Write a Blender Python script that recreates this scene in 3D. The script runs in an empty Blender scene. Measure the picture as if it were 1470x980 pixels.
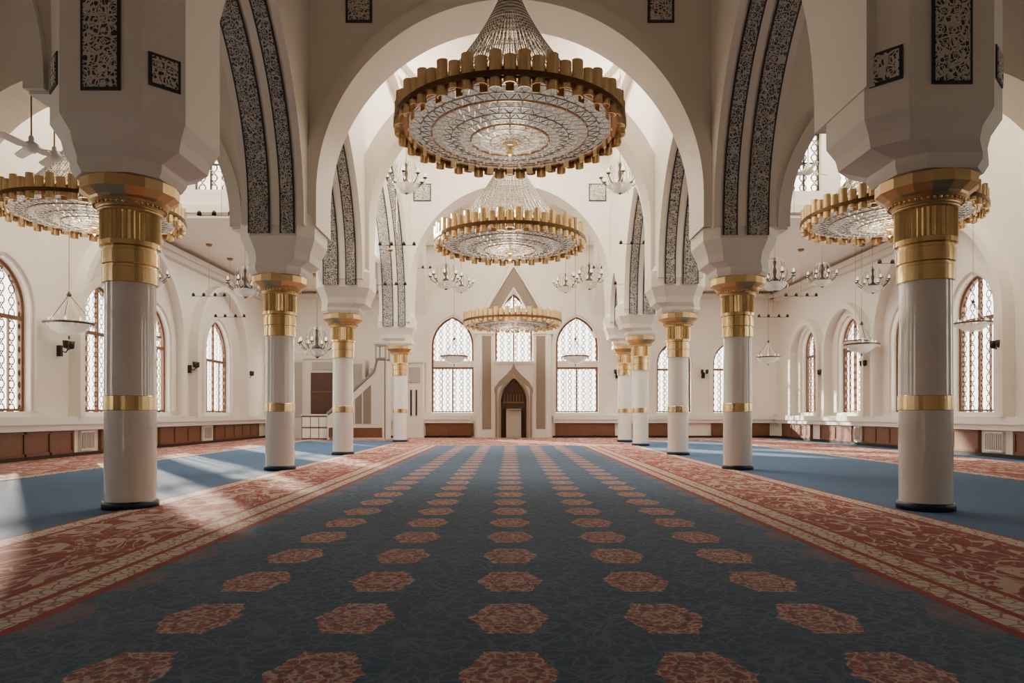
import bpy, math, random
from mathutils import Vector
random.seed(3)
S=bpy.context.scene
pi=math.pi
# ------------------------------------------------------------------ materials
class NT:
    def __init__(s,name):
        s.m=bpy.data.materials.new(name); s.m.use_nodes=True
        s.t=s.m.node_tree; s.t.nodes.clear()
        s.out=s.t.nodes.new('ShaderNodeOutputMaterial')
        s.tc=s.t.nodes.new('ShaderNodeTexCoord')
        s.obj=s.tc.outputs['Object']
    def n(s,k,**kw):
        x=s.t.nodes.new(k)
        for a,b in kw.items(): setattr(x,a,b)
        return x
    def L(s,a,b): s.t.links.new(a,b)
    def setin(s,i,v):
        if hasattr(v,'links'): s.L(v,i)
        else: i.default_value=v
    def M(s,op,a,b=0.0,c=None):
        x=s.n('ShaderNodeMath',operation=op)
        s.setin(x.inputs[0],a); s.setin(x.inputs[1],b)
        if c is not None: s.setin(x.inputs[2],c)
        return x.outputs[0]
    def mix(s,f,a,b):
        x=s.n('ShaderNodeMix',data_type='RGBA')
        s.setin(x.inputs[0],f); s.setin(x.inputs[6],a); s.setin(x.inputs[7],b)
        return x.outputs[2]
    def xyz(s,v=None):
        x=s.n('ShaderNodeSeparateXYZ'); s.L(v or s.obj,x.inputs[0]); return x.outputs
    def noise(s,scale,detail=2,dist=0,vec=None):
        x=s.n('ShaderNodeTexNoise'); s.L(vec or s.obj,x.inputs['Vector'])
        x.inputs['Scale'].default_value=scale; x.inputs['Detail'].default_value=detail; x.inputs['Distortion'].default_value=dist
        return x.outputs[0]
    def vor(s,scale,rnd=1,feat='DISTANCE_TO_EDGE',vec=None):
        x=s.n('ShaderNodeTexVoronoi',feature=feat); s.L(vec or s.obj,x.inputs['Vector'])
        x.inputs['Scale'].default_value=scale; x.inputs['Randomness'].default_value=rnd
        return x.outputs['Distance']
    def warp(s,amt,scale,vec=None):
        x=s.n('ShaderNodeTexNoise'); s.L(vec or s.obj,x.inputs['Vector']); x.inputs['Scale'].default_value=scale
        a=s.n('ShaderNodeVectorMath',operation='SUBTRACT'); s.L(x.outputs['Color'],a.inputs[0]); a.inputs[1].default_value=(.5,.5,.5)
        b=s.n('ShaderNodeVectorMath',operation='SCALE'); s.L(a.outputs[0],b.inputs[0]); b.inputs['Scale'].default_value=amt
        c=s.n('ShaderNodeVectorMath',operation='ADD'); s.L(b.outputs[0],c.inputs[0]); s.L(vec or s.obj,c.inputs[1])
        return c.outputs[0]
    def scalev(s,v3,vec=None):
        b=s.n('ShaderNodeVectorMath',operation='MULTIPLY'); s.L(vec or s.obj,b.inputs[0]); b.inputs[1].default_value=v3
        return b.outputs[0]
    def pbsdf(s,col,rough=.6,metal=0,emis=None,es=0,coat=0,bump=None,bs=.3,bd=.02,sheen=0):
        p=s.n('ShaderNodeBsdfPrincipled')
        s.setin(p.inputs['Base Color'],col); s.setin(p.inputs['Roughness'],rough); p.inputs['Metallic'].default_value=metal
        p.inputs['Coat Weight'].default_value=coat
        if sheen: p.inputs['Sheen Weight'].default_value=sheen; p.inputs['Sheen Roughness'].default_value=.5
        if emis: p.inputs['Emission Color'].default_value=emis; p.inputs['Emission Strength'].default_value=es
        if bump is not None:
            b=s.n('ShaderNodeBump'); b.inputs['Strength'].default_value=bs; b.inputs['Distance'].default_value=bd
            s.L(bump,b.inputs['Height']); s.L(b.outputs[0],p.inputs['Normal'])
        s.L(p.outputs[0],s.out.inputs[0]); return p
def c4(r,g,b): return (r,g,b,1)
def simple(name,col,rough=.6,metal=0,vary=.08,nscale=3,**kw):
    t=NT(name); n=t.noise(nscale,3)
    a=t.mix(n,c4(*[x*(1-vary) for x in col]),c4(*[min(1,x*(1+vary)) for x in col]))
    t.pbsdf(a,rough,metal,**kw); return t.m
PLASTER=simple('plaster',(.83,.775,.69),.7,vary=.03,nscale=.8)
PLASTER_D=simple('plaster_trim',(.74,.68,.60),.6,vary=.03)
CEIL=simple('ceiling_plaster',(.82,.76,.67),.75,vary=.03)
MARBLE=simple('white_marble',(.84,.80,.74),.12,vary=.03,coat=.5)
GOLD=simple('polished_gold',(.74,.55,.28),.24,1,vary=.12,nscale=5)
GOLDP=simple('satin_gold',(.86,.65,.36),.30,1,vary=.10,nscale=8)
GOLDC=simple('brushed_gold',(.66,.48,.25),.40,1,vary=.12,nscale=6)
GOLDD=simple('dark_gold',(.33,.2,.09),.3,1,vary=.12)
BROWN=simple('bronze_brown',(.14,.075,.035),.35,.7)
NAVY=simple('navy_base',(.01,.02,.05),.4)
WOOD=simple('red_wood',(.16,.065,.032),.45,vary=.3,nscale=6)
WOODF=simple('window_wood',(.15,.062,.028),.45,vary=.2)
DARK=simple('dark_metal',(.03,.025,.02),.4,.5)
PEWTER=simple('aged_pewter',(.10,.085,.07),.35,.8)
DARKW=simple('dark_wood',(.07,.03,.015),.5,vary=.3)
TAUPE=simple('taupe_stone',(.25,.195,.15),.6,vary=.1)
GREY=simple('grey_panel',(.42,.38,.34),.6)
WHITE=simple('white_enamel',(.8,.78,.74),.35)
def crystal():
    t=NT('crystal'); n=t.noise(60,2)
    c=t.mix(n,c4(.55,.5,.43),c4(1,.97,.9))
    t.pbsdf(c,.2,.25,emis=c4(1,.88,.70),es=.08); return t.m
CRYSTAL=crystal()
def strandm():
    t=NT('crystal_strand'); o=t.xyz()
    q=t.M('FRACT',t.M('MULTIPLY',o[2],9.0)); b=t.M('GREATER_THAN',q,.45)
    c=t.mix(b,c4(.25,.22,.18),c4(.85,.82,.75))
    t.pbsdf(c,.25,.3); return t.m
STRAND=strandm()
def bulbm():
    t=NT('lit_bulb'); t.pbsdf(c4(1,.95,.85),.3,emis=c4(1,.85,.6),es=1.0); return t.m
BULB=bulbm()
def crystal_sheet():
    t=NT('crystal_netting')
    n=t.noise(55,2); sp=t.M('GREATER_THAN',n,.50)
    v=t.vor(10,1); line=t.M('LESS_THAN',v,.07)
    c=t.mix(sp,c4(.5,.47,.42),c4(1,.97,.92)); c=t.mix(line,c,c4(.25,.18,.10))
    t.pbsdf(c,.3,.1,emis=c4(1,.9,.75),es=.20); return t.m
NET=crystal_sheet()
def ornament(name,sc=5.0,dark=(.05,.05,.055),light=(.50,.475,.43),th=.07):
    t=NT(name); w=t.warp(.16,sc*.7)
    v=t.vor(sc,.75,vec=w); a=t.M('LESS_THAN',v,th)
    v2=t.vor(sc*2.1,1,vec=w); b=t.M('LESS_THAN',v2,th*.9)
    f=t.vor(sc,.75,'F1',vec=w); ring=t.M('LESS_THAN',t.M('ABSOLUTE',t.M('SUBTRACT',f,.28)),.05)
    m=t.M('MAXIMUM',a,t.M('MAXIMUM',b,ring))
    t.pbsdf(t.mix(m,c4(*dark),c4(*light)),.6); return t.m
ORN=ornament('arabesque_band',6.5,th=.06)
ORN2=ornament('kufic_panel',6,(.05,.045,.042),(.62,.57,.5),.085)
BLACK=simple('ornament_border',(.04,.04,.042),.5)
def lattice():
    t=NT('leaded_glass'); o=t.xyz()
    u=t.M('DIVIDE',t.M('ADD',o[0],o[1]),.46); s=t.M('MULTIPLY',t.M('SINE',t.M('MULTIPLY',o[2],2*pi/.8)),.27)
    def ln(x,off,w):
        f=t.M('FRACT',t.M('ADD',x,100.0+off)); return t.M('LESS_THAN',t.M('ABSOLUTE',t.M('SUBTRACT',f,.5)),w)
    m=t.M('MAXIMUM',ln(t.M('ADD',u,s),0,.06),ln(t.M('SUBTRACT',u,s),0,.06))
    z2=t.M('DIVIDE',o[2],.40)
    fu=t.M('SUBTRACT',t.M('FRACT',t.M('ADD',u,100.0)),.5); fz=t.M('SUBTRACT',t.M('FRACT',t.M('ADD',z2,.0)),.5)
    r=t.M('SQRT',t.M('ADD',t.M('MULTIPLY',fu,fu),t.M('MULTIPLY',fz,fz)))
    m=t.M('MAXIMUM',m,t.M('LESS_THAN',t.M('ABSOLUTE',t.M('SUBTRACT',r,.30)),.042))
    tr=t.n('ShaderNodeBsdfTransparent'); tr.inputs[0].default_value=(.86,.84,.80,1)
    d=t.n('ShaderNodeBsdfPrincipled'); d.inputs['Base Color'].default_value=(.10,.075,.055,1); d.inputs['Roughness'].default_value=.5
    x=t.n('ShaderNodeMixShader'); t.L(m,x.inputs[0]); t.L(tr.outputs[0],x.inputs[1]); t.L(d.outputs[0],x.inputs[2])
    t.L(x.outputs[0],t.out.inputs[0]); return t.m
LATT=lattice()
def glassm():
    t=NT('bowl_glass')
    p=t.pbsdf(c4(.9,.87,.82),.15,0,emis=c4(1,.9,.75),es=.03); p.inputs['Alpha'].default_value=.6; return t.m
BOWL=glassm()
# carpets
def field():
    t=NT('carpet_medallion_field'); o=t.xyz(); X,Y=o[0],o[1]
    nz=t.M('MULTIPLY',t.M('SUBTRACT',t.noise(11,2),.5),.07)
    def cell(c,step,off):
        q=t.M('DIVIDE',t.M('SUBTRACT',c,off),step)
        q=t.M('FRACT',t.M('ADD',q,100.5)); return t.M('MULTIPLY',t.M('ABSOLUTE',t.M('SUBTRACT',q,.5)),step)
    fu0=cell(X,1.2,0.0); fv0=cell(Y,1.165,5.33)
    fu=t.M('ADD',fu0,nz); fv=t.M('ADD',fv0,nz)
    a=t.M('DIVIDE',fu,.31); b=t.M('DIVIDE',fv,.39)
    d=t.M('MAXIMUM',b,t.M('ADD',a,t.M('MULTIPLY',b,.45)))
    inr=t.M('LESS_THAN',d,1.0); lim=t.M('LESS_THAN',t.M('ABSOLUTE',X),3.0)
    mask=t.M('MULTIPLY',inr,lim)
    w0=t.warp(.12,9)
    v=t.M('LESS_THAN',t.vor(11,1,vec=w0),.08); v2=t.M('GREATER_THAN',t.noise(18,3,1.2),.55)
    inner=t.mix(t.noise(7,2),c4(.24,.062,.066),c4(.33,.12,.12)); inner=t.mix(t.M('MULTIPLY',v2,.55),inner,c4(.47,.31,.29)); inner=t.mix(t.M('MULTIPLY',v,.75),inner,c4(.57,.44,.40))
    v3=t.M('LESS_THAN',t.vor(9,1,'F1'),.24); inner=t.mix(t.M('MULTIPLY',v3,.8),inner,c4(.07,.06,.12))
    ring=t.M('LESS_THAN',t.M('ABSOLUTE',t.M('SUBTRACT',d,.62)),.05); inner=t.mix(t.M('MULTIPLY',ring,.6),inner,c4(.10,.05,.07))
    # field pattern
    w=t.warp(.25,3)
    p1=t.M('LESS_THAN',t.M('ABSOLUTE',t.M('SUBTRACT',t.vor(3.2,1,'F1',vec=w),.33)),.045)
    p2=t.M('LESS_THAN',t.vor(6.5,1,vec=w),.05)
    p3=t.M('LESS_THAN',t.vor(9,1,'F1',vec=w),.2)
    p=t.M('MULTIPLY',t.M('MAXIMUM',t.M('MAXIMUM',p1,p2),p3),.6)
    fu2=cell(X,1.2,.6); dd=t.M('ADD',t.M('DIVIDE',fu2,.22),t.M('DIVIDE',fv,.42))
    dm=t.M('MULTIPLY',t.M('LESS_THAN',t.M('ABSOLUTE',t.M('SUBTRACT',dd,.85)),.12),.35)
    base=t.mix(t.noise(1.2,3),c4(.015,.060,.135),c4(.028,.092,.19))
    fld=t.mix(p,base,c4(.095,.17,.245)); fld=t.mix(dm,fld,c4(.16,.15,.18))
    # faint secondary medallions at the outer edge of the field
    edge=t.M('MULTIPLY',t.M('MULTIPLY',inr,t.M('GREATER_THAN',t.M('ABSOLUTE',X),3.0)),.35); fld=t.mix(edge,fld,c4(.30,.13,.12))
    col=t.mix(mask,fld,inner)
    t.pbsdf(col,.95,bump=t.noise(160,1),bs=.5,bd=.01,sheen=.10); return t.m
def redc(name='carpet_red',sc=1.3):
    t=NT(name); v=t.scalev((1,.6,1)); w=t.warp(.9,1.1,vec=v)
    a=t.M('LESS_THAN',t.M('ABSOLUTE',t.M('SUBTRACT',t.vor(sc,1,'F1',vec=w),.40)),.055)
    b=t.M('LESS_THAN',t.M('ABSOLUTE',t.M('SUBTRACT',t.noise(2.2,2,1.5,vec=w),.5)),.03)
    f=t.M('LESS_THAN',t.vor(7,1,'F1',vec=w),.2)
    g=t.M('LESS_THAN',t.vor(5,1,vec=w),.035)
    m=t.M('MAXIMUM',a,b); base=t.mix(t.noise(3,2),c4(.21,.028,.020),c4(.30,.048,.034))
    base=t.mix(t.M('MULTIPLY',f,.6),base,c4(.08,.025,.04)); base=t.mix(t.M('MULTIPLY',g,.4),base,c4(.5,.30,.22))
    t.pbsdf(t.mix(t.M('MULTIPLY',m,.8),base,c4(.58,.43,.35)),.95,bump=t.noise(160,1),bs=.5,bd=.01,sheen=.03); return t.m
def cream():
    t=NT('carpet_cream_border'); v=t.vor(8,1); m=t.M('LESS_THAN',v,.07)
    v2=t.M('LESS_THAN',t.vor(5,.6,'F1'),.22)
    c=t.mix(m,c4(.58,.49,.41),c4(.32,.16,.12)); c=t.mix(t.M('MULTIPLY',v2,.7),c,c4(.37,.21,.17))
    t.pbsdf(c,.95); return t.m
def bluec():
    t=NT('carpet_blue'); c=t.mix(t.noise(1.5,4),c4(.022,.082,.19),c4(.038,.118,.25))
    p=t.M('MULTIPLY',t.M('LESS_THAN',t.vor(5,1),.04),.35); c=t.mix(p,c,c4(.10,.18,.27))
    t.pbsdf(c,.95,bump=t.noise(160,1),bs=.5,bd=.01,sheen=.06); return t.m
FIELD,REDC,CREAM,BLUEC=field(),redc(),cream(),bluec()
REDL=simple('carpet_red_line',(.28,.05,.04),.95)
# ------------------------------------------------------------------ mesh builder
class MB:
    def __init__(s): s.v=[];s.f=[];s.m=[];s.sm=[]
    def face(s,pts,m=0,sm=False):
        i=len(s.v); s.v+= [tuple(p) for p in pts]; s.f.append(list(range(i,i+len(pts)))); s.m.append(m); s.sm.append(sm)
    def box(s,x0,x1,y0,y1,z0,z1,m=0):
        i=len(s.v)
        s.v+=[(x0,y0,z0),(x1,y0,z0),(x1,y1,z0),(x0,y1,z0),(x0,y0,z1),(x1,y0,z1),(x1,y1,z1),(x0,y1,z1)]
        for q in ((0,3,2,1),(4,5,6,7),(0,1,5,4),(1,2,6,5),(2,3,7,6),(3,0,4,7)):
            s.f.append([i+k for k in q]); s.m.append(m); s.sm.append(False)
    def loft(s,loops,m=0,caps=True,sm=False,closed=True):
        i=len(s.v); n=len(loops[0])
        for l in loops: s.v+=[tuple(p) for p in l]
        ms=m if isinstance(m,(list,tuple)) else [m]*(len(loops)-1)
        for a in range(len(loops)-1):
            for b in range(n if closed else n-1):
                c=(b+1)%n
                s.f.append([i+a*n+b,i+a*n+c,i+(a+1)*n+c,i+(a+1)*n+b]); s.m.append(ms[a]); s.sm.append(sm)
        if caps:
            s.f.append([i+k for k in range(n)][::-1]); s.m.append(ms[0]); s.sm.append(False)
            s.f.append([i+(len(loops)-1)*n+k for k in range(n)]); s.m.append(ms[-1]); s.sm.append(False)
    def lathe(s,prof,seg=32,m=0,c=(0,0,0),sm=True,caps=True):
        loops=[[(c[0]+r*math.cos(2*pi*k/seg),c[1]+r*math.sin(2*pi*k/seg),c[2]+z) for k in range(seg)] for r,z in prof]
        s.loft(loops,m,caps,sm)
    def tube(s,path,r,sides=4,m=0,sm=False,closed=False):
        P=[Vector(p) for p in path]; loops=[]
        for k,p in enumerate(P):
            if closed: d=P[(k+1)%len(P)]-P[k-1]
            else: d=P[min(k+1,len(P)-1)]-P[max(k-1,0)]
            d.normalize()
            up=Vector((0,0,1)) if abs(d.z)<.9 else Vector((1,0,0))
            a=d.cross(up).normalized(); b=a.cross(d)
            rr=r[k] if isinstance(r,list) else r
            loops.append([p+(a*math.cos(2*pi*(j+.5)/sides)+b*math.sin(2*pi*(j+.5)/sides))*rr for j in range(sides)])
        if closed: loops.append(loops[0])
        s.loft(loops,m,not closed,sm)
    def obj(s,name,mats,parent=None,loc=(0,0,0),merge=False):
        me=bpy.data.meshes.new(name); me.from_pydata(s.v,[],s.f)
        for a in mats: me.materials.append(a)
        me.polygons.foreach_set('material_index',s.m); me.polygons.foreach_set('use_smooth',s.sm)
        me.update()
        return link(name,me,parent,loc)
def link(name,me,parent=None,loc=(0,0,0)):
    o=bpy.data.objects.new(name,me); S.collection.objects.link(o); o.location=loc
    if parent: o.parent=parent
    return o
def empty(name,loc=(0,0,0)):
    o=bpy.data.objects.new(name,None); S.collection.objects.link(o); o.location=loc; return o
def PX(c): return lambda u,w,z:(u,c+w,z)     # wall running along X
def PY(c): return lambda u,w,z:(c+w,u,z)     # wall running along Y
def pbox(mb,P,u0,u1,w0,w1,z0,z1,m=0):
    a=P(u0,w0,z0); b=P(u1,w1,z1)
    mb.box(min(a[0],b[0]),max(a[0],b[0]),min(a[1],b[1]),max(a[1],b[1]),min(a[2],b[2]),max(a[2],b[2]),m)
def arch(cu,half,zs,k=1.0,n=14):
    R=half*k; th=math.acos((R-half)/R) if R>half else pi/2
    L=[(cu-half+R-R*math.cos(th*i/n),zs+R*math.sin(th*i/n)) for i in range(n+1)]
    return L+[(2*cu-u,z) for u,z in L[:-1][::-1]]
def walls(mb,P,u0,u1,z0,z1,w0,w1,ops,m=0,mi=None):
    mi=m if mi is None else mi
    cur=u0
    for pts,zb in sorted(ops,key=lambda o:o[0][0][0]):
        if pts[0][0]>cur: pbox(mb,P,cur,pts[0][0],w0,w1,z0,z1,m)
        if zb>z0: pbox(mb,P,pts[0][0],pts[-1][0],w0,w1,z0,zb,m)
        for (a,za),(b,zb2) in zip(pts[:-1],pts[1:]):
            mb.face([P(a,w0,za),P(b,w0,zb2),P(b,w0,z1),P(a,w0,z1)],m)
            mb.face([P(a,w1,za),P(b,w1,zb2),P(b,w1,z1),P(a,w1,z1)],m)
            mb.face([P(a,w0,za),P(b,w0,zb2),P(b,w1,zb2),P(a,w1,za)],mi,len(pts)>3)
            mb.face([P(a,w0,z1),P(b,w0,z1),P(b,w1,z1),P(a,w1,z1)],m)
        cur=pts[-1][0]
    if cur<u1: pbox(mb,P,cur,u1,w0,w1,z0,z1,m)
def offs(path,d):
    """offset 2d path to its left/right"""
    out=[]
    for k in range(len(path)):
        a=path[max(k-1,0)]; b=path[min(k+1,len(path)-1)]
        dx,dz=b[0]-a[0],b[1]-a[1]; l=math.hypot(dx,dz) or 1
        out.append((path[k][0]-dz/l*d,path[k][1]+dx/l*d))
    return out
def archivolt(mb,P,path,din,dout,w0,w1,m=0):
    A=offs(path,din);B=offs(path,dout)
    mb.loft([[P(a[0],w0,a[1]),P(b[0],w0,b[1]),P(b[0],w1,b[1]),P(a[0],w1,a[1])] for a,b in zip(A,B)],m)
# ------------------------------------------------------------------ camera
cam=bpy.data.cameras.new('camera'); co=bpy.data.objects.new('camera',cam); S.collection.objects.link(co)
co.location=(0,0,1.6); co.rotation_euler=(pi/2,0,0)
cam.sensor_width=36; cam.lens=24.0; cam.shift_y=104/1470; cam.shift_x=3/1470; cam.clip_end=300
S.camera=co
def W(px,py,Y): return ((px-732)*Y/980,Y,1.6+(594-py)*Y/980)
XL,XR,YB,YF=-16.5,18.0,46.0,-7.0
XC=6.45
ROWS_L=[11.7,19.6,27.0,39.2]; ROWS_R=[11.5,19.8,26.8,34.5,39.2]
# ------------------------------------------------------------------ floor + carpets
mb=MB(); mb.box(XL-.5,XR+.5,YF-.5,YB+.5,-.3,0,0); mb.obj('floor',[BLUEC])
def rug(name,x0,x1,y0,y1,z,mat):
    mb=MB(); mb.box(x0,x1,y0,y1,0.0,z,0); return mb.obj(name,[mat])
rug('medallion_carpet',-3.62,3.62,YF+.2,34.5,.012,FIELD)
mb=MB()
for s in (-1,1):
    def B(a,b,z,m,y1=34.5): mb.box(min(s*a,s*b),max(s*a,s*b),YF+.2,y1,0,z,m)
    B(3.62,3.72,.013,2); B(3.72,3.95,.014,1); B(3.95,4.03,.015,2); B(4.03,4.32,.014,1); B(4.32,4.40,.015,2)
    B(4.40,6.02,.013,0); B(6.02,6.09,.015,2); B(6.09,6.38,.014,1); B(6.38,6.45,.013,2)
mb.box(-6.45,6.45,34.5,34.9,0,.014,1); mb.box(-6.45,6.45,34.9,YB-.3,0,.013,0)
mb.obj('border_carpet',[REDC,CREAM,REDL])
for s,a,b in ((-1,XL+.1,-12.4),(1,12.6,XR-1.2)):
    mb=MB(); mb.box(a,b,YF+.2,YB-.3,0,.013,0)
    if s<0: mb.box(-12.1,-6.5,40.5,YB-.3,0,.013,0); mb.box(-12.4,-12.1,YF+.2,YB-.3,0,.014,1)
    else: mb.box(6.5,12.3,40.5,YB-.3,0,.013,0); mb.box(12.3,12.6,YF+.2,YB-.3,0,.014,1)
    mb.obj('aisle_runner_carpet',[REDC,CREAM])
# ------------------------------------------------------------------ outer walls & windows
WN=[0]
def window(P,wm,pts,zb,style='wood',zt=None):
    WN[0]+=1
    mb=MB(); zs=pts[0][1]; path=[(pts[0][0],zb+.0)]+list(pts)+[(pts[-1][0],zb)]
    loop=[P(u+(0.06 if u<(pts[0][0]+pts[-1][0])/2 else -.06),wm,z+(0.06 if z==zb else -.03)) for u,z in path]
    mb.tube(loop,.10,4,0,closed=True)
    mb.face([P(u,wm,z) for u,z in path],1)
    a,b=pts[0][0],pts[-1][0]; c=(a+b)/2; top=max(z for u,z in pts)
    f=.05
    pbox(mb,P,c-f,c+f,wm-.06,wm+.06,zb,top if style!='back' else zt,0)
    if zt:
        pbox(mb,P,a,b,wm-.07,wm+.07,zt-.07,zt+.07,0)
        for q in (.25,.75):
            pbox(mb,P,a+(b-a)*q-.02,a+(b-a)*q+.02,wm-.04,wm+.04,zb,zt,0)
    if style=='back':
        pbox(mb,P,a,b,wm-.07,wm+.07,zt+.35,zt+.5,2)
        pbox(mb,P,a,b,wm-.05,wm+.05,zt,zt+.4,2)
    o=mb.obj('window_%d'%WN[0],[WOODF,LATT,PLASTER_D])
    l=bpy.data.lights.new('window_portal','AREA'); l.shape='RECTANGLE'; l.size=b-a; l.size_y=top-zb
    lo=bpy.data.objects.new('window_daylight_portal',l); S.collection.objects.link(lo)
    p=Vector(P(c,wm,(zb+top)/2)); lo.location=p
    l.cycles.is_portal=True
    return lo
TH=.5
def side_wall(name,X,sgn,spec,z1):
    P=PY(X); ops=[]
    for a,b,top in spec:
        h=(b-a)/2; k=1.25; rise=math.sqrt((h*k)**2-(h*k-h)**2)
        ops.append((arch((a+b)/2,h,top-rise,k,10),1.68))
    w0,w1=(0,TH) if sgn>0 else (-TH,0)
    mb=MB(); walls(mb,P,YF,YB+TH,0,z1,w0,w1,ops); mb.obj(name,[PLASTER])
    for pts,zb in ops:
        lo=window(P,sgn*.3,pts,zb,'wood',pts[0][1]-.3)
        lo.rotation_euler=(pi/2,0,pi/2 if sgn>0 else -pi/2)
    return ops
opsL=side_wall('wall_left',XL,-1,[(5,7.7,6.8),(12.5,15.2,6.8),(20.9,23.5,6.75),(26.4,29.1,6.8),(30.4,33.1,6.7),(37.0,40.2,6.85)],15.5)
opsR=side_wall('wall_right',XR,1,[(6,8.7,6.8),(13,15.7,6.8),(20.6,23.2,6.9),(25.4,27.7,7.0),(29.4,32.2,6.8),(35.0,37.3,6.7),(40.0,42.0,6.6)],15.5)
bw=[]
def bk(a,b,zs,k,zb,n=10): bw.append((arch((a+b)/2,(b-a)/2,zs,k,n),zb))
bk(-5.3,-2.45,6.2,1.45,1.7); bk(3.1,5.95,6.2,1.45,1.7); bk(-1.0,1.5,7.4,2.2,5.0)
bk(9.9,12.2,5.0,1.3,1.7); bk(13.7,16.0,5.0,1.3,1.7); bk(-16.0,-14.2,5.0,1.3,1.7)
P=PX(YB); mb=MB(); walls(mb,P,XL-TH,XR+TH,0,15.5,0,TH,bw); mb.obj('wall_back',[PLASTER])
for i,(pts,zb) in enumerate(bw):
    lo=window(P,.3,pts,zb,'back' if i<2 else 'wood',4.7 if i<2 else (None if i==2 else 4.6)); lo.rotation_euler=(-pi/2,0,0)
mb=MB(); mb.box(XL-TH,XR+TH,YF-TH,YF,0,16); mb.obj('wall_front',[PLASTER])
# archivolts around windows
mb=MB()
for pts,zb in opsL: archivolt(mb,PY(XL),[(pts[0][0],1.7)]+pts+[(pts[-1][0],1.7)],.12,.42,-.02,.10)
mb.obj('trim_1',[PLASTER]); mb=MB()
for pts,zb in opsR: archivolt(mb,PY(XR),[(pts[0][0],1.7)]+pts+[(pts[-1][0],1.7)],.12,.42,-.10,.02)
mb.obj('trim_2',[PLASTER]); mb=MB()
for pts,zb in bw: archivolt(mb,PX(YB),[(pts[0][0],zb)]+pts+[(pts[-1][0],zb)],.10,.32,-.08,.02)
mb.obj('trim_3',[PLASTER])
# ledge, wainscot
mb=MB(); mb.box(XL,XL+.35,YF,YB,1.22,1.5,0); mb.box(XL,XL+.25,YF,YB,1.0,1.22,0); mb.obj('trim_4',[WHITE])
mb=MB(); mb.box(XR-.35,XR,YF,YB,1.22,1.5,0); mb.box(XR-.25,XR,YF,YB,1.0,1.22,0); mb.obj('trim_5',[WHITE])
mb=MB()
for a,b in ((XL,-6.2),(-6.2,-2.6),(2.9,XR)):
    mb.box(a,b,YB-.35,YB,1.22,1.5,0); mb.box(a,b,YB-.25,YB,1.0,1.22,0)
mb.obj('trim_6',[WHITE])
for nm,a in (('baseboard_left',(XL,XL+.12,YF,YB)),('baseboard_right',(XR-.12,XR,YF,YB)),('baseboard_back',(XL,-2.6,YB-.12,YB))):
    mb=MB(); mb.box(*a,0,.14,0)
    if nm=='baseboard_back': mb.box(2.9,XR,YB-.12,YB,0,.14,0)
    mb.obj(nm,[DARK])
def wpanel(P,a,b,s):
    pbox(mbp,P,a,b,0,s*.10,.14,.98,0)
    n=max(1,int((b-a)/1.2))
    for k in range(n+1):
        u=a+(b-a)*k/n; pbox(mbp,P,u-.05,u+.05,0,s*.14,.14,.98,1)
    pbox(mbp,P,a,b,0,s*.14,.90,.98,1)
    pbox(mbp,P,a,b,0,s*.14,.14,.24,1)
def grille(P,a,b,s):
    pbox(mbp,P,a,b,0,s*.12,.2,.95,2)
    n=8
    for k in range(n): 
        u=a+(b-a)*(k+.5)/n; pbox(mbp,P,u-.02,u+.02,0,s*.15,.28,.88,3)
WM=[WOOD,WOODF,WHITE,GREY]
mbp=MB()
for a,b in ((9,13),(14.5,18.5),(20.5,25.6),(27.4,30.4),(32,36.2),(38,44.5)): wpanel(PY(XL),a,b,1)
for a,b in ((26.1,26.9),(36.6,37.5)): grille(PY(XL),a,b,1)
mbp.obj('wainscot_panelling',WM); mbp=MB()
for a,b in ((10,14),(16,20),(21,24.2),(26.1,27.6),(31,34.6),(35.8,39.3),(40.6,44.8)): wpanel(PY(XR),a,b,-1)
for a,b in ((24.8,25.7),(28.4,29.4),(34.9,35.5)): grille(PY(XR),a,b,-1)
mbp.obj('wainscot_panelling',WM); mbp=MB()
for a,b in ((-5.6,-2.5),(3.1,7),(7.6,11),(13.6,17.4)): wpanel(PX(YB),a,b,-1)
mbp.obj('wainscot_panelling',WM)
# ------------------------------------------------------------------ columns
def column_mesh():
    mb=MB()
    mb.lathe([(.44,0),(.44,.10),(.42,.13)],40,0)
    mb.lathe([(.40,.13),(.40,1.66)],40,1,caps=False)
    mb.lathe([(.40,1.66),(.412,1.67),(.412,1.9),(.40,1.91)],40,2,caps=False,sm=False)
    mb.lathe([(.40,1.91),(.39,3.8)],40,1,caps=False)
    mb.lathe([(.39,3.8),(.43,3.81),(.43,4.05),(.415,4.06),(.415,4.10),(.44,4.12),(.44,4.34),(.42,4.35),(.42,4.40),(.47,4.42),(.47,4.5),(.42,4.53)],40,2,caps=False,sm=False)
    seg=72; loops=[]
    for z in (4.5,4.98):
        loops.append([((.44+.028*(k%2))*math.cos(2*pi*k/seg),(.44+.028*(k%2))*math.sin(2*pi*k/seg),z) for k in range(seg)])
    mb.loft(loops,2)
    mb.lathe([(.44,4.98),(.50,4.99),(.50,5.03),(.47,5.04),(.47,5.07),(.53,5.09),(.60,5.16)],40,3,caps=False)
    for k in range(40):
        a=2*pi*k/40; mb.lathe([(.0,-.03),(.028,-.012),(.028,.012),(0,.03)],6,2,(.55*math.cos(a),.55*math.sin(a),5.10))
    mb.lathe([(.56,5.12),(.62,5.2),(.76,5.3),(.76,5.47),(.70,5.48),(.70,5.52)],16,3,sm=False)
    me=mb.obj('tmp',[NAVY,MARBLE,GOLD,GOLDC]); d=me.data; bpy.data.objects.remove(me); d.name='column_mesh'; return d
CM=column_mesh()
def octo(cx,cy,a,c,z):
    return [(cx+x,cy+y,z) for x,y in ((-a+c,-a),(a-c,-a),(a,-a+c),(a,a-c),(a-c,a),(-a+c,a),(-a,a-c),(-a,-a+c))]
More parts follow.
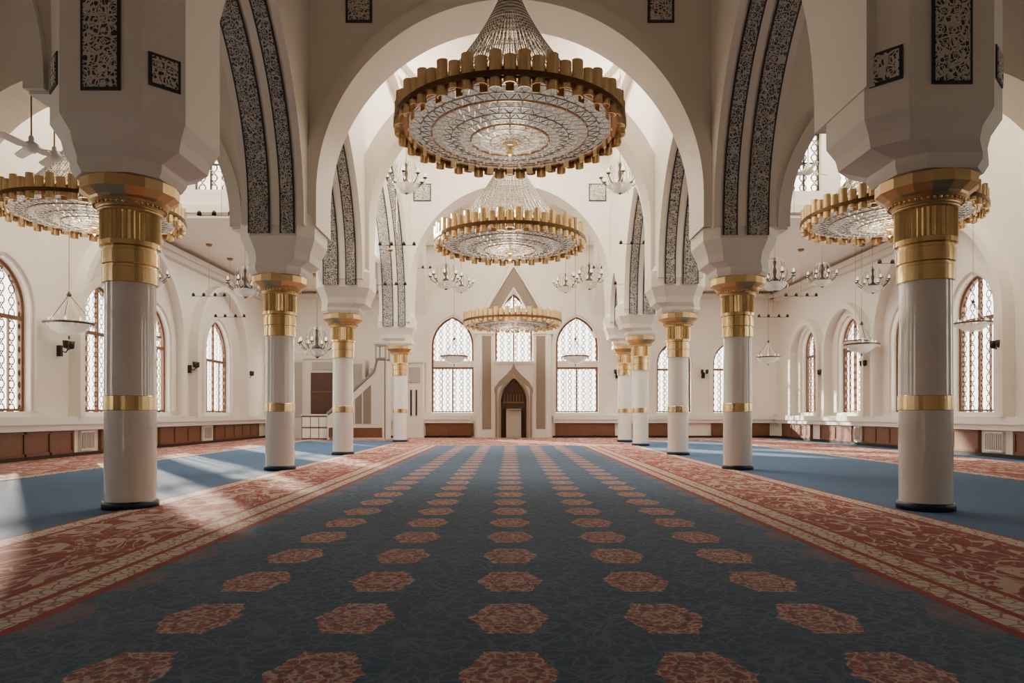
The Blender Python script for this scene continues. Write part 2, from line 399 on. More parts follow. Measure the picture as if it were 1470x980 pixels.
def pier(cx,cy,first,bx):
    mb=MB(); top=9.6 if first else 7.05
    A=1.1 if first else 1.03; C=.45 if first else .38
    if first: L=[octo(bx,cy,.70,.30,5.5),octo(bx,cy,.76,.32,5.62),octo(bx,cy,.76,.32,5.72),octo(cx,cy,.94,.4,5.86),octo(cx,cy,.98,.42,6.05),octo(cx,cy,A,C,6.28),octo(cx,cy,A,C,top)]
    else: L=[octo(bx,cy,.68,.28,5.5),octo(bx,cy,.74,.30,5.6),octo(bx,cy,.74,.30,5.72),octo(cx,cy,.84,.32,5.86),octo(cx,cy,.88,.34,6.08),octo(cx,cy,A,C,6.45),octo(cx,cy,A,C,top),octo(cx,cy,.85,.3,top+.25)]
    mb.loft(L,0)
    if first:
        y=cy-A
        for m,e,t in ((1,.0,.02),(2,.05,.035)):
            mb.box(cx-.31+e,cx+.31-e,y-t,y+.01,6.62+e,8.9-e,m)
        for sx in (-1,1):
            c=Vector((cx+sx*(A-C/2),cy-A+C/2,7.0)); n=Vector((sx,-1,0)).normalized(); u=Vector((0,0,1)).cross(n).normalized()
            for m,e,t in ((1,.0,.02),(2,.05,.035)):
                h=.24-e; mb.loft([[c+n*q+u*a*h+Vector((0,0,b*(.26-e)+.0)) for a,b in ((-1,-1),(1,-1),(1,1),(-1,1))] for q in (-.01,t)],m)
    mb.obj('pier_capital',[PLASTER,BLACK,ORN2])
for rows,sx in ((ROWS_L,-1),(ROWS_R,1)):
    for i,y in enumerate(rows):
        x=sx*6.6; cx=sx*XC
        if i==0: x=-6.5 if sx<0 else 7.0; cx=-6.35 if sx<0 else 6.73
        if i>=1 and sx<0 and i==3: x=-6.3
        link('column',CM,None,(x,y,0.0))
        pier(cx,y,i==0,x)
# ------------------------------------------------------------------ longitudinal arch walls
def ribbon(mb,P,path,wa,wb,m,off):
    A=offs(path,off)
    mb.loft([[P(a[0],wa,a[1]),P(a[0],wb,a[1])] for a in A],m,caps=False,closed=False)
for rows,sx in ((ROWS_L,-1),(ROWS_R,1)):
    P=PY(sx*XC); mb=MB()
    ys=rows+[47.2]; cuts=[]
    for a,b in zip(ys[:-1],ys[1:]):
        lo,hi=a+1.06,b-1.06; h=(hi-lo)/2
        k=2.0 if h<3.4 else 1.5
        cuts.append((arch((lo+hi)/2,h,7.0,k,16),6.7))
    for sec,(z1) in (((rows[0]-.78,rows[1]),15.5),((rows[1],39.4),17.6),((39.4,YB+.3),15.5)):
        ops=[c for c in cuts if sec[0]-.1<=c[0][0][0] and c[0][-1][0]<=sec[1]+.01]
        walls(mb,P,sec[0],sec[1],6.75,z1,-.85,.85,ops)
    mb.obj('wall_nave_%s'%('left' if sx<0 else 'right'),[PLASTER])
    mo=MB()
    for pts,_ in cuts:
        if pts[-1][0]>45: continue
        path=[(pts[0][0],6.5),(pts[0][0],6.99)]+pts+[(pts[-1][0],6.99),(pts[-1][0],6.5)]
        for (a,b) in ((.05,.66),(-.62,-.20)):
            a,b=a*sx,b*sx
            e=.05*(1 if b>a else -1)
            ribbon(mo,P,path,a,b,0,-.03); ribbon(mo,P,path,a+e,b-e,1,-.045)
    mo.obj('arabesque_arch_band',[BLACK,ORN])
# ------------------------------------------------------------------ transverse nave arches
def nave_arch(Y,R,zs,z1,nm,h=.65,mould=True):
    P=PX(Y); mb=MB(); pts=arch(0,R,zs,1.0,28)
    walls(mb,P,-XC-.3,XC+.3,6.8,z1,-h,h,[(pts,6.8)])
    path=[(pts[0][0],6.8)]+pts+[(pts[-1][0],6.8)]
    if mould:
        archivolt(mb,P,path,-.04,.34,-h-.12,h+.12)
        archivolt(mb,P,path,.32,.42,-h-.06,h+.06)
    mb.obj(nm,[PLASTER])
nave_arch(19.65,5.40,7.7,17.6,'wall_arch_nave_1')
nave_arch(39.2,5.66,8.9,17.6,'wall_arch_nave_2')
nave_arch(11.6,5.75,8.0,15.5,'wall_arch_nave_3',.5,False)
mb=MB(); pts=arch(0,5.45,9.0,1,28); archivolt(mb,PX(27),[(pts[0][0],7.0)]+pts+[(pts[-1][0],7.0)],0,.75,-.6,.6); 
mb.obj('arch_rib',[PLASTER])
mb=MB()
def tile(cx,y,cz,s):
    mb.box(cx-s,cx+s,y-.03,y+.01,cz-s,cz+s,0); mb.box(cx-s+.07,cx+s-.07,y-.05,y+.01,cz-s+.07,cz+s-.07,1)
for s in (-1,1): tile(s*4.2,19.0,12.85,.37)
mb.obj('kufic_wall_tile',[BLACK,ORN2]); mb=MB()
for s in (-1,1): tile(s*4.95,38.55,14.1,.5)
mb.obj('kufic_wall_tile',[BLACK,ORN2])
# aisle transverse arches
for i,(Y) in enumerate((11.6,19.65)):
    for s,(a,b),end in ((-1,(-16.2,-7.75),XL),(1,(7.75,16.6),XR)):
        P=PX(Y); mb=MB(); h=(b-a)/2; pts=arch((a+b)/2,h,6.95,1,24)
        walls(mb,P,min(s*6.9,end),max(s*6.9,end),6.75 ,15.3,-.6,.6,[(pts,6.75)])
        lo,hi=(XL,a) if s<0 else (b,XR)
        mb.box(lo,hi,Y-.6,Y+.6,0,6.75)
        archivolt(mb,P,[(pts[0][0],6.8)]+pts+[(pts[-1][0],6.8)],-.03,.3,-.7,.7)
        mb.obj('wall_arch_aisle_%d'%(i*2+(s>0)+1),[PLASTER])
# clerestory walls in aisles
CY=27.2
for s,spec,x0,x1 in ((-1,[(-12.5,-11.3,10.45,12.6),(-9.9,-8.9,10.45,12.6)],XL,-7.25),(1,[(11.1,12.3,10.4,12.75),(13.05,14.15,10.2,13.4)],7.25,XR)):
    P=PX(CY); mb=MB(); ops=[([(a,zt),(b,zt)],zb) for a,b,zb,zt in spec]
    walls(mb,P,x0,x1,9.8,15.3,-.25,.25,ops)
    mb.box(x0,x1,CY-.45,CY+.24,9.5,9.8,0); mb.box(x0,x1,CY-.35,CY+.24,9.3,9.5,0)
    mb.obj('wall_clerestory_%s'%('left' if s<0 else 'right'),[PLASTER])
    for pts,zb in ops:
        WN[0]+=1; m2=MB(); a,b=pts[0][0],pts[1][0]; zt=pts[0][1]
        m2.tube([P(a,0,zb),P(b,0,zb),P(b,0,zt),P(a,0,zt)],.07,4,0,closed=True); m2.face([P(a,0,zb),P(b,0,zb),P(b,0,zt),P(a,0,zt)],1)
        c=(a+b)/2; pbox(m2,P,c-.03,c+.03,-.04,.04,zb,zt,0); pbox(m2,P,a,b,-.04,.04,zb+(zt-zb)*.5-.03,zb+(zt-zb)*.5+.03,0)
        m2.obj('window_%d'%WN[0],[DARK,LATT])
        l=bpy.data.lights.new('p','AREA'); l.shape='RECTANGLE'; l.size=b-a; l.size_y=zt-zb; l.cycles.is_portal=True
        lo=bpy.data.objects.new('window_daylight_portal',l); S.collection.objects.link(lo); lo.location=(c,CY,(zb+zt)/2); lo.rotation_euler=(-pi/2,0,0)
# cornices
mb=MB()
for x,s in ((XL,1),(XR,-1)):
    mb.box(min(x,x+s*.5),max(x,x+s*.5),CY,YB,9.35,9.6,0); mb.box(min(x,x+s*.3),max(x,x+s*.3),CY,YB,9.1,9.35,0)
mb.box(XL,-7.4,YB-.5,YB,9.35,9.6,0); mb.box(7.4,XR,YB-.5,YB,9.35,9.6,0)
mb.box(-5.6,5.6,YB-.4,YB,12.9,13.2,0)
for s in (-1,1):
    mb.box(min(s*5.62,s*5.2),max(s*5.62,s*5.2),20.3,38.5,16.9,17.3,0)
mb.box(-5.6,5.6,38.15,38.55,16.9,17.3,0)
mb.obj('trim_7',[PLASTER_D])
mb=MB()
def blind(P,a,b,zs,w0,w1):
    pts=arch((a+b)/2,(b-a)/2,zs,1.1,12); archivolt(mb,P,[(pts[0][0],1.5)]+pts+[(pts[-1][0],1.5)],0,.28,w0,w1)
for a,b in ((25.8,33.7),(35.4,41.8)): blind(PY(XL),a,b,5.0,-.02,.45)
mb.obj('trim_8',[PLASTER]); mb=MB()
for a,b in ((24.6,33.0),(34.2,38.2),(39.2,42.8)): blind(PY(XR),a,b,5.0,-.45,.02)
mb.obj('trim_9',[PLASTER])
# ceilings
mb=MB()
mb.box(-7.5,7.5,YF-.5,19.6,15.5,15.8); mb.box(-7.5,7.5,39.3,YB+.5,15.4,15.7)
mb.box(XL-.5,-7.2,YF-.5,CY+.3,15.2,15.6); mb.box(7.2,XR+.5,YF-.5,CY+.3,15.2,15.6)
mb.box(XL-.5,-7.2,CY+.24,YB+.5,9.8,10.1); mb.box(7.2,XR+.5,CY+.24,YB+.5,9.8,10.1)
mb.obj('ceiling',[CEIL])
mb=MB(); cy=29.5; rx,ry=5.6,8.6; N=64
ell=lambda k,f,z:(rx*f*math.cos(2*pi*k/N),cy+ry*f*math.sin(2*pi*k/N),z)
def rect(k,z):
    c,s=math.cos(2*pi*k/N),math.sin(2*pi*k/N)
    q=min(6.6/max(abs(rx*c),1e-6),9.9/max(abs(ry*s),1e-6)); return (rx*c*q,cy+ry*s*q,z)
loops=[[rect(k,17.6) for k in range(N)],[ell(k,1,17.65) for k in range(N)],[ell(k,1.0,18.2) for k in range(N)],[ell(k,.95,18.25) for k in range(N)]]
for j in range(1,13):
    t=j/12*pi/2
    loops.append([ell(k,max(.02,.95*math.cos(t)*(1+.012*(k%2))),18.25+4.6*math.sin(t)) for k in range(N)])
mb.loft(loops,0,caps=False); mb.obj('ceiling_dome',[CEIL])
mb=MB(); mb.box(-7.5,7.5,19,39.9,23.2,23.4)
mb.box(-7.6,-7.4,19,39.9,15,23.2);mb.box(7.4,7.6,19,39.9,15,23.2);mb.box(-7.6,7.6,18.9,19.1,17,23.2);mb.box(-7.6,7.6,39.7,39.9,15.5,23.2)
mb.obj('ceiling_dome_shell',[PLASTER])
def ceilz(x,y):
    if abs(x)<5.8: return 15.5 if y<19.6 else (22.3 if y<39.2 else 15.4)
    return 15.2 if y<CY else 9.8
# ------------------------------------------------------------------ chandeliers
def big_chandelier(cone=True):
    mb=MB(); N=56
    for k in range(N):
        a=2*pi*k/N; c,s=math.cos(a),math.sin(a); R=2.80
        up=.47 if k%2 else .36; dn=-.34 if k%2 else -.24
        prof=[]
        for j in range(9):
            t=-pi/2+pi*j/8; rr=R+.125*math.cos(t); tt=.142*math.sin(t)
            prof.append((c*rr-s*tt,s*rr+c*tt))
        back=[]
        for j in range(9):
            t=pi/2-pi*j/8; rr=R+.105*math.cos(t)-.01; tt=.126*math.sin(t)
            back.append((c*rr-s*tt,s*rr+c*tt))
        ring=prof+back
        mb.loft([[(x,y,dn) for x,y in ring],[(x,y,up) for x,y in ring]],0)
        if k%2==0:     # inner short plates
            R=2.60; w=.09
            pl=[(c*R-s*w,s*R+c*w),(c*R+s*w,s*R-c*w),(c*(R-.03)+s*w,s*(R-.03)-c*w),(c*(R-.03)-s*w,s*(R-.03)+c*w)]
            mb.loft([[(x,y,-.30) for x,y in pl],[(x,y,.02) for x,y in pl]],0)
    for r0,r1,z0,z1,m in ((2.71,2.77,-.10,.16,1),(2.60,2.72,-.10,-.06,2),(2.60,2.72,.08,.12,2),(2.92,2.95,-.12,.0,1)):
        mb.lathe([(r0,z0),(r1,z0),(r1,z1),(r0,z1),(r0,z0)],56,m,caps=False,sm=False)
    RN=2.56
    def zz(r): return -.12-.28*(1-(r/RN)**2)
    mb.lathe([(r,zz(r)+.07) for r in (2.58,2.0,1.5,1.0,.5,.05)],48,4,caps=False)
    rr=[.25,.5,.75,1.0,1.25,1.5,1.75,2.0,2.28,RN]
    for r in rr:
        big=r in(1.0,2.0)
        mb.tube([(r*math.cos(2*pi*k/40),r*math.sin(2*pi*k/40),zz(r)) for k in range(40)],.03 if big else .018,4,2 if big else 5,closed=True)
    for q in range(len(rr)-1):
        n=16 if rr[q]<.9 else (32 if rr[q]<1.6 else 44)
        for k in range(n):
            for d in (.5,-.5):
                a=2*pi*k/n; b=2*pi*(k+d)/n
                mb.tube([(rr[q]*math.cos(a),rr[q]*math.sin(a),zz(rr[q])),(rr[q+1]*math.cos(b),rr[q+1]*math.sin(b),zz(rr[q+1]))],.014,3,5)
            if k%2==0 and q>1:
                a=2*pi*k/n; r=rr[q]; mb.lathe([(0,-.11),(.035,-.06),(0,.02)],5,3,(r*math.cos(a),r*math.sin(a),zz(r)))
    mb.lathe([(.0,-.78),(.05,-.73),(.1,-.65),(.04,-.58),(.16,-.50),(.2,-.44),(.0,-.40)],12,0)
    H=3.7
    if cone:
        n=72; prof=[]
        for j in range(10):
            t=j/9; prof.append((.10+2.45*(1-t)**1.28,.10+H*t-.18*math.sin(pi*t)))
        for k in range(n):
            a=2*pi*k/n; mb.tube([(r*math.cos(a),r*math.sin(a),z) for r,z in prof],.017,3,5)
        for t in (.0,.12,.25,.4,.55,.7,.85):
            r,z=.10+2.45*(1-t)**1.28,.10+H*t-.18*math.sin(pi*t)
            mb.lathe([(r-.01,z-.02),(r+.02,z),(r-.01,z+.02)],48,3 if t else 2,caps=False)
        for k in range(n//2):      # swagged bead strings between the strands
            for t0,t1 in ((.12,.3),(.3,.5)):
                a0=2*pi*(2*k)/n; a1=2*pi*(2*k+2)/n; pth=[]
                for j in range(5):
                    f=j/4; t=t0+(t1-t0)*(1-math.sin(pi*f)); a=a0+(a1-a0)*f; r=.10+2.45*(1-t)**1.28
                    pth.append((r*math.cos(a),r*math.sin(a),.10+H*t-.18*math.sin(pi*t)))
                mb.tube(pth,.012,3,3)
        mb.lathe([(.05,H+.05),(.2,H+.1),(.2,H+.25),(.08,H+.32),(.14,H+.45),(.04,H+.6)],16,0)
    else:
        for k in range(4):
            a=2*pi*(k+.5)/4; mb.tube([(2.7*math.cos(a),2.7*math.sin(a),.1),(0.05*math.cos(a),.05*math.sin(a),H)],.008,3,1)
        mb.lathe([(.05,H-.1),(.1,H),(.1,H+.25),(.04,H+.4)],12,0)
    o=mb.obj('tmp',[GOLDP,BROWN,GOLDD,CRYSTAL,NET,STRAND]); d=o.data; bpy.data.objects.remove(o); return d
BC,BC2=big_chandelier(True),big_chandelier(False)
def hang(name,me,x,y,z,htop,r=.035,light=0,s=1):
    o=link(name,me,None,(x,y,z)); o.scale=(s,s,s)
    cz=ceilz(x,y)
    mb=MB(); mb.tube([(0,0,htop),(0,0,(cz-z)/s)],r,6,0)
    mb.lathe([(.0,(cz-z)/s-.12),(.12,(cz-z)/s-.1),(.16,(cz-z)/s)],12,0)
    mb.obj('suspension_rod',[GOLDD],o)
    if light:
        l=bpy.data.lights.new('lamp','POINT'); l.energy=light; l.color=(1,.84,.64); l.shadow_soft_size=.5
        lo=bpy.data.objects.new('chandelier_lamp',l); S.collection.objects.link(lo); lo.parent=o; lo.location=(0,0,-1.0)
    return o
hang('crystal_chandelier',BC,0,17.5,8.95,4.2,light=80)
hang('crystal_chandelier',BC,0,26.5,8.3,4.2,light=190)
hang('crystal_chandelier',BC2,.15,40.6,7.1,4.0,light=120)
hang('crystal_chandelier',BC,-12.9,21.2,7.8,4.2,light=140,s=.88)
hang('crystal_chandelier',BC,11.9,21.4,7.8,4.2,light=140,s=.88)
def small_chandelier():
    mb=MB()
    mb.lathe([(.0,-.42),(.05,-.38),(.02,-.3),(.09,-.2),(.05,-.1),(.1,0),(.04,.12),(.07,.3),(.03,.45),(.06,.6),(.02,.75)],12,0)
    for k in range(8):
        a=2*pi*k/8; c,s=math.cos(a),math.sin(a)
        path=[(.06,.05),(.25,-.12),(.45,-.1),(.6,.02),(.64,.12)]
        mb.tube([(c*r,s*r,z) for r,z in path],.018,5,0)
        mb.lathe([(.02,0),(.07,.03),(.08,.05)],8,0,(c*.64,s*.64,.12)); mb.lathe([(.03,0),(.045,.08),(.0,.17)],8,2,(c*.64,s*.64,.17))
        path=[(.04,.65),(.2,.72),(.3,.62),(.36,.45),(.4,.2),(.62,.12)]
        mb.tube([(c*r,s*r,z) for r,z in path],.010,4,1)
        for rr,zz in ((.64,.06),(.45,-.16),(.28,-.18),(.36,.40)):
            mb.lathe([(0,-.14),(.03,-.07),(0,0)],5,1,(c*rr,s*rr,zz))
    for k in range(16):
        a=2*pi*k/16; mb.tube([(.30*math.cos(a),.30*math.sin(a),.6),(.42*math.cos(a),.42*math.sin(a),.2),(.3*math.cos(a),.3*math.sin(a),-.2),(.03,0,-.4)],.006,3,0)
    mb.lathe([(.04,-.36),(.2,-.33),(.33,-.24),(.4,-.12),(.42,-.1),(.38,-.11),(.3,-.2),(.18,-.28),(.04,-.31)],24,3,caps=False)
    o=mb.obj('tmp',[PEWTER,CRYSTAL,BULB,BOWL]); d=o.data; bpy.data.objects.remove(o); return d
SC=small_chandelier()
def bowl_lamp():
    mb=MB()
    mb.lathe([(.03,-.42),(.25,-.38),(.5,-.25),(.68,-.06),(.75,.0),(.78,.02),(.74,.03),(.66,-.03),(.48,-.21),(.24,-.33),(.03,-.37)],36,0,caps=False)
    mb.lathe([(.74,-.02),(.80,0),(.80,.05),(.74,.06)],36,1,caps=False)
    mb.lathe([(.0,-.55),(.04,-.5),(.02,-.44),(.07,-.4),(.0,-.38)],10,1)
    for k in range(3):
        a=2*pi*k/3+.3; mb.tube([(.76*math.cos(a),.76*math.sin(a),.04),(.03*math.cos(a),.03*math.sin(a),1.0)],.012,4,1)
    mb.lathe([(.02,.95),(.09,1.0),(.04,1.1),(.02,1.15)],10,1)
    for k in range(20):
        a=2*pi*k/20; mb.lathe([(0,-.14),(.03,-.07),(0,0)],5,2,(.77*math.cos(a),.77*math.sin(a),0))
    for k in range(8):
        a=2*pi*(k+.5)/8; c,s=math.cos(a),math.sin(a)
        mb.lathe([(.03,0),(.045,.08),(.0,.17)],8,3,(.6*c,.6*s,.06))
        mb.tube([(.76*c,.76*s,.04),(.4*c,.4*s,.28),(.06*c,.06*s,.95)],.010,4,2)
    o=mb.obj('tmp',[BOWL,PEWTER,CRYSTAL,BULB]); d=o.data; bpy.data.objects.remove(o); return d
BL=bowl_lamp()
for px,py,Y,s in ((583,262,30,1.3),(890,262,30,1.3),(640,402,42,1.5),(662,410,44,1.2),(812,410,44,1.2),(846,402,42,1.5),
                  (352,412,30,1.2),(1112,402,30,1.3),(1262,408,32,1.1),(455,498,40,1.6),
                  (560,465,42,1.1),(90,400,29.5,1.1),(1180,400,31,1.0)):
    x,y,z=W(px,py,Y); x=min(max(x,XL+1),XR-1)
    hang('candle_chandelier',SC,x,y,z,.7,.012,s=s)
for px,py,Y,s in ((86,465,24,1.0),(1397,464,24.5,.75),(1262,495,33,1.0),(1228,490,33,.7),(140,484,29,.8),(1103,513,40,.9),(652,512,43,1.1),(826,512,43,1.1)):
    x,y,z=W(px,py,Y); x=min(max(x,XL+1),XR-1)
    hang('glass_bowl_lamp',BL,x,y,z,1.1,.012,s=s)
def spot_bar():
    mb=MB(); mb.tube([(-.8,0,0),(.8,0,0)],.014,5,0)
    for x in (-.75,-.25,.3,.75):
        mb.tube([(x,0,0),(x,0,.12)],.012,4,0); mb.lathe([(.03,.16),(.07,.1),(.08,.0),(.0,.02)],10,0,(x,0,.0))
    o=mb.obj('tmp',[DARK]); d=o.data; bpy.data.objects.remove(o); return d
SB=spot_bar()
for px,py,Y in ((570,352,30),(915,350,31),(560,409,34),(905,408,34),(1140,308,23),(318,309,23),(600,385,42),(870,385,42),(300,425,33),(1290,378,27),(400,420,40),(1110,455,36),(1150,425,34),(330,455,36)):
    hang('spotlight_bar',SB,*W(px,py,Y),.0,.008)
def fan():
    mb=MB(); mb.lathe([(.03,.35),(.06,.3),(.06,.2),(.16,.14),(.18,.02),(.1,-.06),(.0,-.08)],16,0)
    for k in range(3):
        a=2*pi*k/3+.4; c,s=math.cos(a),math.sin(a)
        pts=[(.15,-.05),(.3,-.1),(.85,-.09),(.92,0),(.85,.09),(.3,.1),(.15,.05)]
        mb.loft([[(c*r-s*t,s*r+c*t,z+t*.35) for r,t in pts] for z in (.03,.05)],0)
    o=mb.obj('tmp',[WHITE]); d=o.data; bpy.data.objects.remove(o); return d
FN=fan()
for px,py,Y in ((45,215,16.5),(78,228,18.6),(292,245,23.5),(1160,248,23.5),(1295,190,17)):
    hang('ceiling_fan',FN,*W(px,py,Y),.3,.02)
def sconce(x,y,z,dx,dy):
    mb=MB(); mb.box(-.1,.1,-.06,.06,-.2,.2,0)
    mb.tube([(0,0,0),(dx*.25,dy*.25,-.05),(dx*.35,dy*.35,.1)],.025,5,0)
    for s in (-.16,.16):
        cx,cyy=dx*.35+s*abs(dy),dy*.35+s*abs(dx)
        mb.tube([(dx*.35,dy*.35,.05),(cx,cyy,.1)],.02,4,0); mb.lathe([(.05,.08),(.09,.12),(.11,.36),(.07,.36)],10,0,(cx,cyy,0))
    mb.obj('wall_sconce',[DARK],None,(x,y,z))
for yy,zz in ((24.7,3.9),(34.0,3.9),(38.7,3.75)): sconce(XR-.06,yy,zz,-1,0)
for yy,zz in ((24.9,3.9),(35.0,3.9),(42.5,3.9)): sconce(XL+.06,yy,zz,1,0)
for xx in (-7.2,7.2,13.0): sconce(xx,YB-.07,4.2,0,-1)
# ------------------------------------------------------------------ mihrab
M0=.25
mi=empty('mihrab',(M0,YB,0))
P=PX(-.0)
mb=MB()
for s in (-1,1):
    a,b=sorted((s*1.3,s*2.5)); mb.box(a,b,-.45,0,0.014,7.0,0)
    a,b=sorted((s*1.5,s*2.1)); mb.box(a,b,-.49,-.4,.6,6.8,1)
    a,b=sorted((s*2.2,s*2.35)); mb.box(a,b,-.52,-.4,.1,7.0,0)
    a,b=sorted((s*1.25,s*2.62)); mb.box(a,b,-.55,0,6.95,7.15,0)
def halfband(s):
    ins=[(0,9.95),(-.4,9.35),(-.8,8.65),(-1.1,7.95),(-1.3,7.15)]
    out=[(0,11.4),(-.6,10.45),(-1.3,9.3),(-1.95,8.15),(-2.5,7.15)]
    mb.loft([[(s*a[0],-.5,a[1]),(s*b[0],-.5,b[1]),(s*b[0],0,b[1]),(s*a[0],0,a[1])] for a,b in zip(ins,out)],1)
    mb.loft([[(s*a[0],-.56,a[1]),(s*a[0]*1.0,-.56,a[1]+.14),(s*a[0],0,a[1]+.14),(s*a[0],0,a[1])] for a in out],0)
    mb.loft([[(s*a[0],-.56,a[1]-.02),(s*a[0]*1.0,-.56,a[1]+.1),(s*a[0],0,a[1]+.1),(s*a[0],0,a[1]-.02)] for a in ins],0)
halfband(1);halfband(-1)
mb.obj('gable_surround',[PLASTER,TAUPE],mi)
mb=MB(); pts=arch(0,.85,2.55,1.9,10)
walls(mb,P,-1.3,1.3,0.014,5.0,-.7,-.35,[(pts,0.014)])
mb.box(-1.35,1.35,-.75,-.3,4.95,5.1)
mb.obj('portal',[PLASTER_D],mi)
mb=MB(); archivolt(mb,P,[(pts[0][0],0.014)]+pts+[(pts[-1][0],0.014)],0,.16,-.78,-.68,0)
big=[(-1.28,3.3),(-1.0,3.75),(-.5,4.2),(-.15,4.6),(0,4.95),(.15,4.6),(.5,4.2),(1.0,3.75),(1.28,3.3)]
low=[(-1.28,2.95),(-1.0,3.35),(-.5,3.75),(-.2,4.0),(0,4.25),(.2,4.0),(.5,3.75),(1.0,3.35),(1.28,2.95)]
mb.loft([[(a[0],-.76,a[1]),(b[0],-.76,b[1]),(b[0],-.65,b[1]),(a[0],-.65,a[1])] for a,b in zip(low,big)],0)
for s in (-1,1): mb.tube([(s*1.15,-.75,0.014),(s*1.15,-.75,3.2)],.07,8,0)
mb.obj('portal_frame',[TAUPE],mi)
mb=MB()
N=12; lp=lambda z,r:[(r*math.cos(pi*k/N),-.45+r*.4*math.sin(pi*k/N),z) for k in range(N+1)]
mb.loft([lp(0.014,.84),lp(2.6,.84),lp(3.3,.6),lp(4.0,.05)],0,caps=False,closed=False)
mb.obj('niche',[DARKW],mi)
mb=MB(); mb.box(-.5,.5,-.5,-.42,.02,1.9,0); mb.lathe([(.5,0),(.5,.04)],24,0,(0,-.46,1.9)); mb.tube([(-.7,-.66,2.35),(.7,-.66,2.35)],.05,6,1)
for k in range(7): mb.tube([(-.6+.2*k,-.66,2.35),(-.6+.2*k,-.66,2.9)],.02,4,1)
mb.obj('niche_screen',[GREY,GOLDD],mi)
# ------------------------------------------------------------------ minbar (stepped pulpit)
mn=empty('minbar',(0,0,0))
mb=MB(); y0,y1=42.2,43.6
n=12
for k in range(n): mb.box(-11.2+k*.25,-7.7,y0+.1,y1-.1,.3*k+.014,.3*(k+1),2)
for y in (y0,y1-.1):
    poly=[(-11.3,0.02),(-7.7,0.02),(-7.7,4.9),(-8.2,4.9),(-8.4,4.1),(-11.2,1.5),(-11.3,1.5)]
    mb.loft([[(x,y+d,z) for x,z in poly] for d in (0,.1)],0)
    mb.tube([(-11.3,y+.05,1.6),(-8.4,y+.05,4.2),(-8.2,y+.05,5.0),(-7.7,y+.05,5.0)],.1,6,1)
poly=[(-10.6,1.0),(-8.6,1.0),(-8.6,3.4),(-10.6,1.55)]
mb.loft([[(x,y0-.03+d,z) for x,z in poly] for d in (0,.06)],1)
for x in (-10.1,-9.6,-9.1): mb.box(x-.03,x+.03,y0-.05,y0,1.0,1.55+(x+10.6)*.92,0)
mb.box(-11.2,-7.9,y0-.04,y0,.15,.75,2)
mb.box(-7.75,-7.6,y0,y1,0.02,4.9,0)
mb.obj('stair_body',[PLASTER_D,TAUPE,WOOD],mn)
mb=MB()
for x in (-8.3,-7.7):
    for y in (y0+.05,y1-.05): mb.tube([(x,y,4.9),(x,y,5.9)],.06,6,1)
mb.loft([[(-8.45,y0-.1,5.9),(-7.55,y0-.1,5.9),(-7.55,y1+.1,5.9),(-8.45,y1+.1,5.9)],[(-8.45,y0-.1,6.02),(-7.55,y0-.1,6.02),(-7.55,y1+.1,6.02),(-8.45,y1+.1,6.02)],[(-8.02,42.88,6.8),(-7.98,42.88,6.8),(-7.98,42.92,6.8),(-8.02,42.92,6.8)]],0)
mb.obj('canopy',[PLASTER_D,GREY],mn)
mb=MB(); mb.box(-13.0,-11.35,42.6,43.4,0.015,1.5,1); mb.box(-13.05,-11.33,42.55,43.45,1.5,1.58,0)
for k in range(3): mb.box(-12.95+k*.53,-12.47+k*.53,42.57,42.6,.1,.7,0);mb.box(-12.95+k*.53,-12.47+k*.53,42.57,42.6,.8,1.4,0)
mb.obj('cabinet',[WHITE,WOOD])
mb=MB(); mb.box(-13.4,-11.0,44.6,45.6,0.015,5.2,0); mb.box(-13.0,-11.3,44.55,44.65,1.6,4.3,1); mb.box(-13.0,-11.3,44.5,44.65,3.0,3.1,2)
mb.box(-13.5,-10.9,44.5,45.6,5.2,5.4,0); mb.box(-14.4,-13.4,44.8,45.6,0.015,5.6,0); mb.box(-14.15,-13.65,44.75,44.85,1.4,5.0,3)
mb.box(-12.9,-11.4,44.5,44.65,4.5,5.0,3)
mb.obj('bookcase',[PLASTER_D,DARKW,WOOD,GREY])
mb=MB(); mb.box(-10.6,-9.6,45.2,45.9,0.02,5.2,0); mb.box(-10.4,-9.8,45.15,45.25,.3,4.9,1); mb.box(-9.3,-8.6,45.1,45.9,0.02,5,0); mb.box(-9.2,-8.7,45.05,45.15,1.6,4.6,1)
mb.obj('wall_panel',[PLASTER_D,GREY])
mb=MB(); mb.box(-6.9,-5.75,45.3,45.9,0.02,5.0,0)
mb.box(-6.7,-5.95,45.25,45.35,3.7,4.7,1)
for x in (-6.55,-6.2): mb.box(x-.05,x+.05,45.24,45.35,1.5,3.2,2)
mb.box(-6.98,-5.68,45.2,45.9,5.0,5.12,0)
mb.obj('door_1',[PLASTER_D,GREY,DARK])
mb=MB(); mb.box(-10.9,-9.8,41.2,41.6,.72,.78,0)
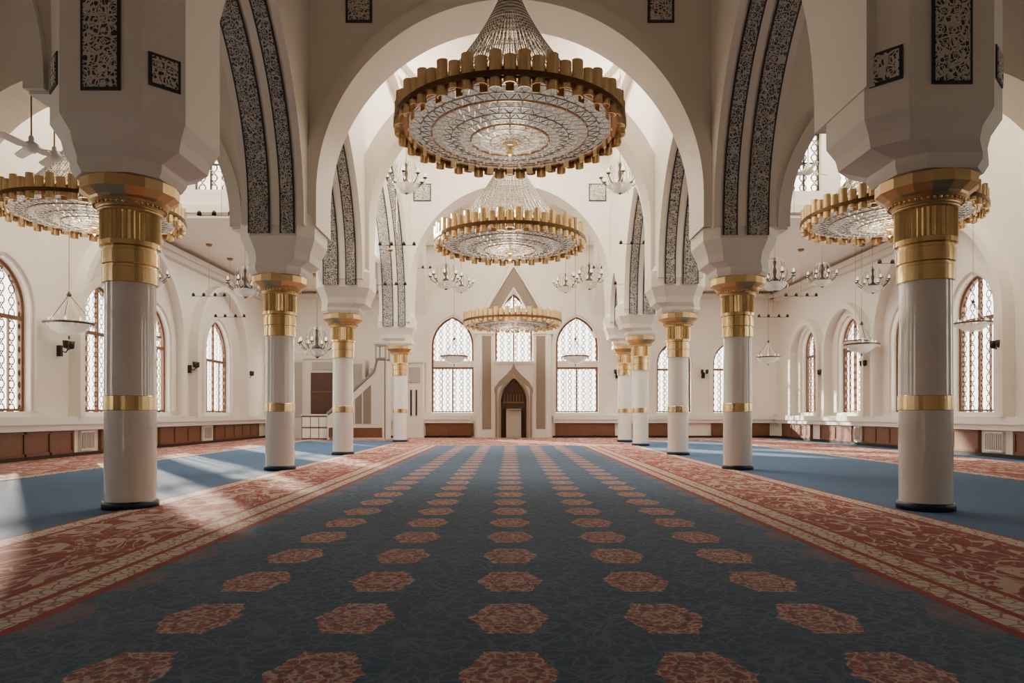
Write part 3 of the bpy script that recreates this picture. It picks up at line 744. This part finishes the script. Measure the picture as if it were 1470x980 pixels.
for x in (-10.85,-9.85):
    for y in (41.23,41.57): mb.box(x-.03,x+.03,y-.03,y+.03,0.015,.72,0)
mb.box(-10.9,-9.8,41.56,41.6,.3,.72,0)
mb.obj('wooden_bench',[WOOD])
# ------------------------------------------------------------------ light
w=bpy.data.worlds.new('world'); S.world=w; w.use_nodes=True; nt=w.node_tree; nt.nodes.clear()
bg=nt.nodes.new('ShaderNodeBackground'); ou=nt.nodes.new('ShaderNodeOutputWorld')
tc=nt.nodes.new('ShaderNodeTexCoord'); sp=nt.nodes.new('ShaderNodeSeparateXYZ'); cr=nt.nodes.new('ShaderNodeValToRGB')
nt.links.new(tc.outputs['Generated'],sp.inputs[0]); nt.links.new(sp.outputs[2],cr.inputs[0])
cr.color_ramp.elements[0].color=(1.0,.93,.82,1); cr.color_ramp.elements[1].color=(.92,.95,1,1)
nt.links.new(cr.outputs[0],bg.inputs[0]); bg.inputs[1].default_value=7.0; nt.links.new(bg.outputs[0],ou.inputs[0])
sl=bpy.data.lights.new('sun','SUN'); sl.energy=26; sl.angle=math.radians(1.5); sl.color=(1,.88,.72)
so=bpy.data.objects.new('sun',sl); S.collection.objects.link(so)
so.rotation_euler=Vector((.72,-1,-.37)).to_track_quat('-Z','Y').to_euler()
def area(name,loc,sx,sy,e,col=(1,.91,.78),rot=(0,0,0)):
    l=bpy.data.lights.new(name,'AREA'); l.shape='RECTANGLE'; l.size=sx; l.size_y=sy; l.energy=e; l.color=col
    o=bpy.data.objects.new(name,l); S.collection.objects.link(o); o.location=loc; o.rotation_euler=rot; return o
area('dome_fill',(0,29.5,21.0),5,8,3600)  # added fill inside the dome, there is no skylight opening
area('nave_fill',(0,43,15.2),6,3,500)  # added fill for the far nave, no fixture here
area('aisle_fill',(-12,23.5,15.0),6,5,850); area('aisle_fill',(12,23.5,15.0),6,5,850)  # added fill pair brightening the high aisle bays, no fixtures
area('aisle_fill',(-12,36,9.6),5,12,480); area('aisle_fill',(12.5,36,9.6),5,12,480)  # same added fill below the low aisle ceilings
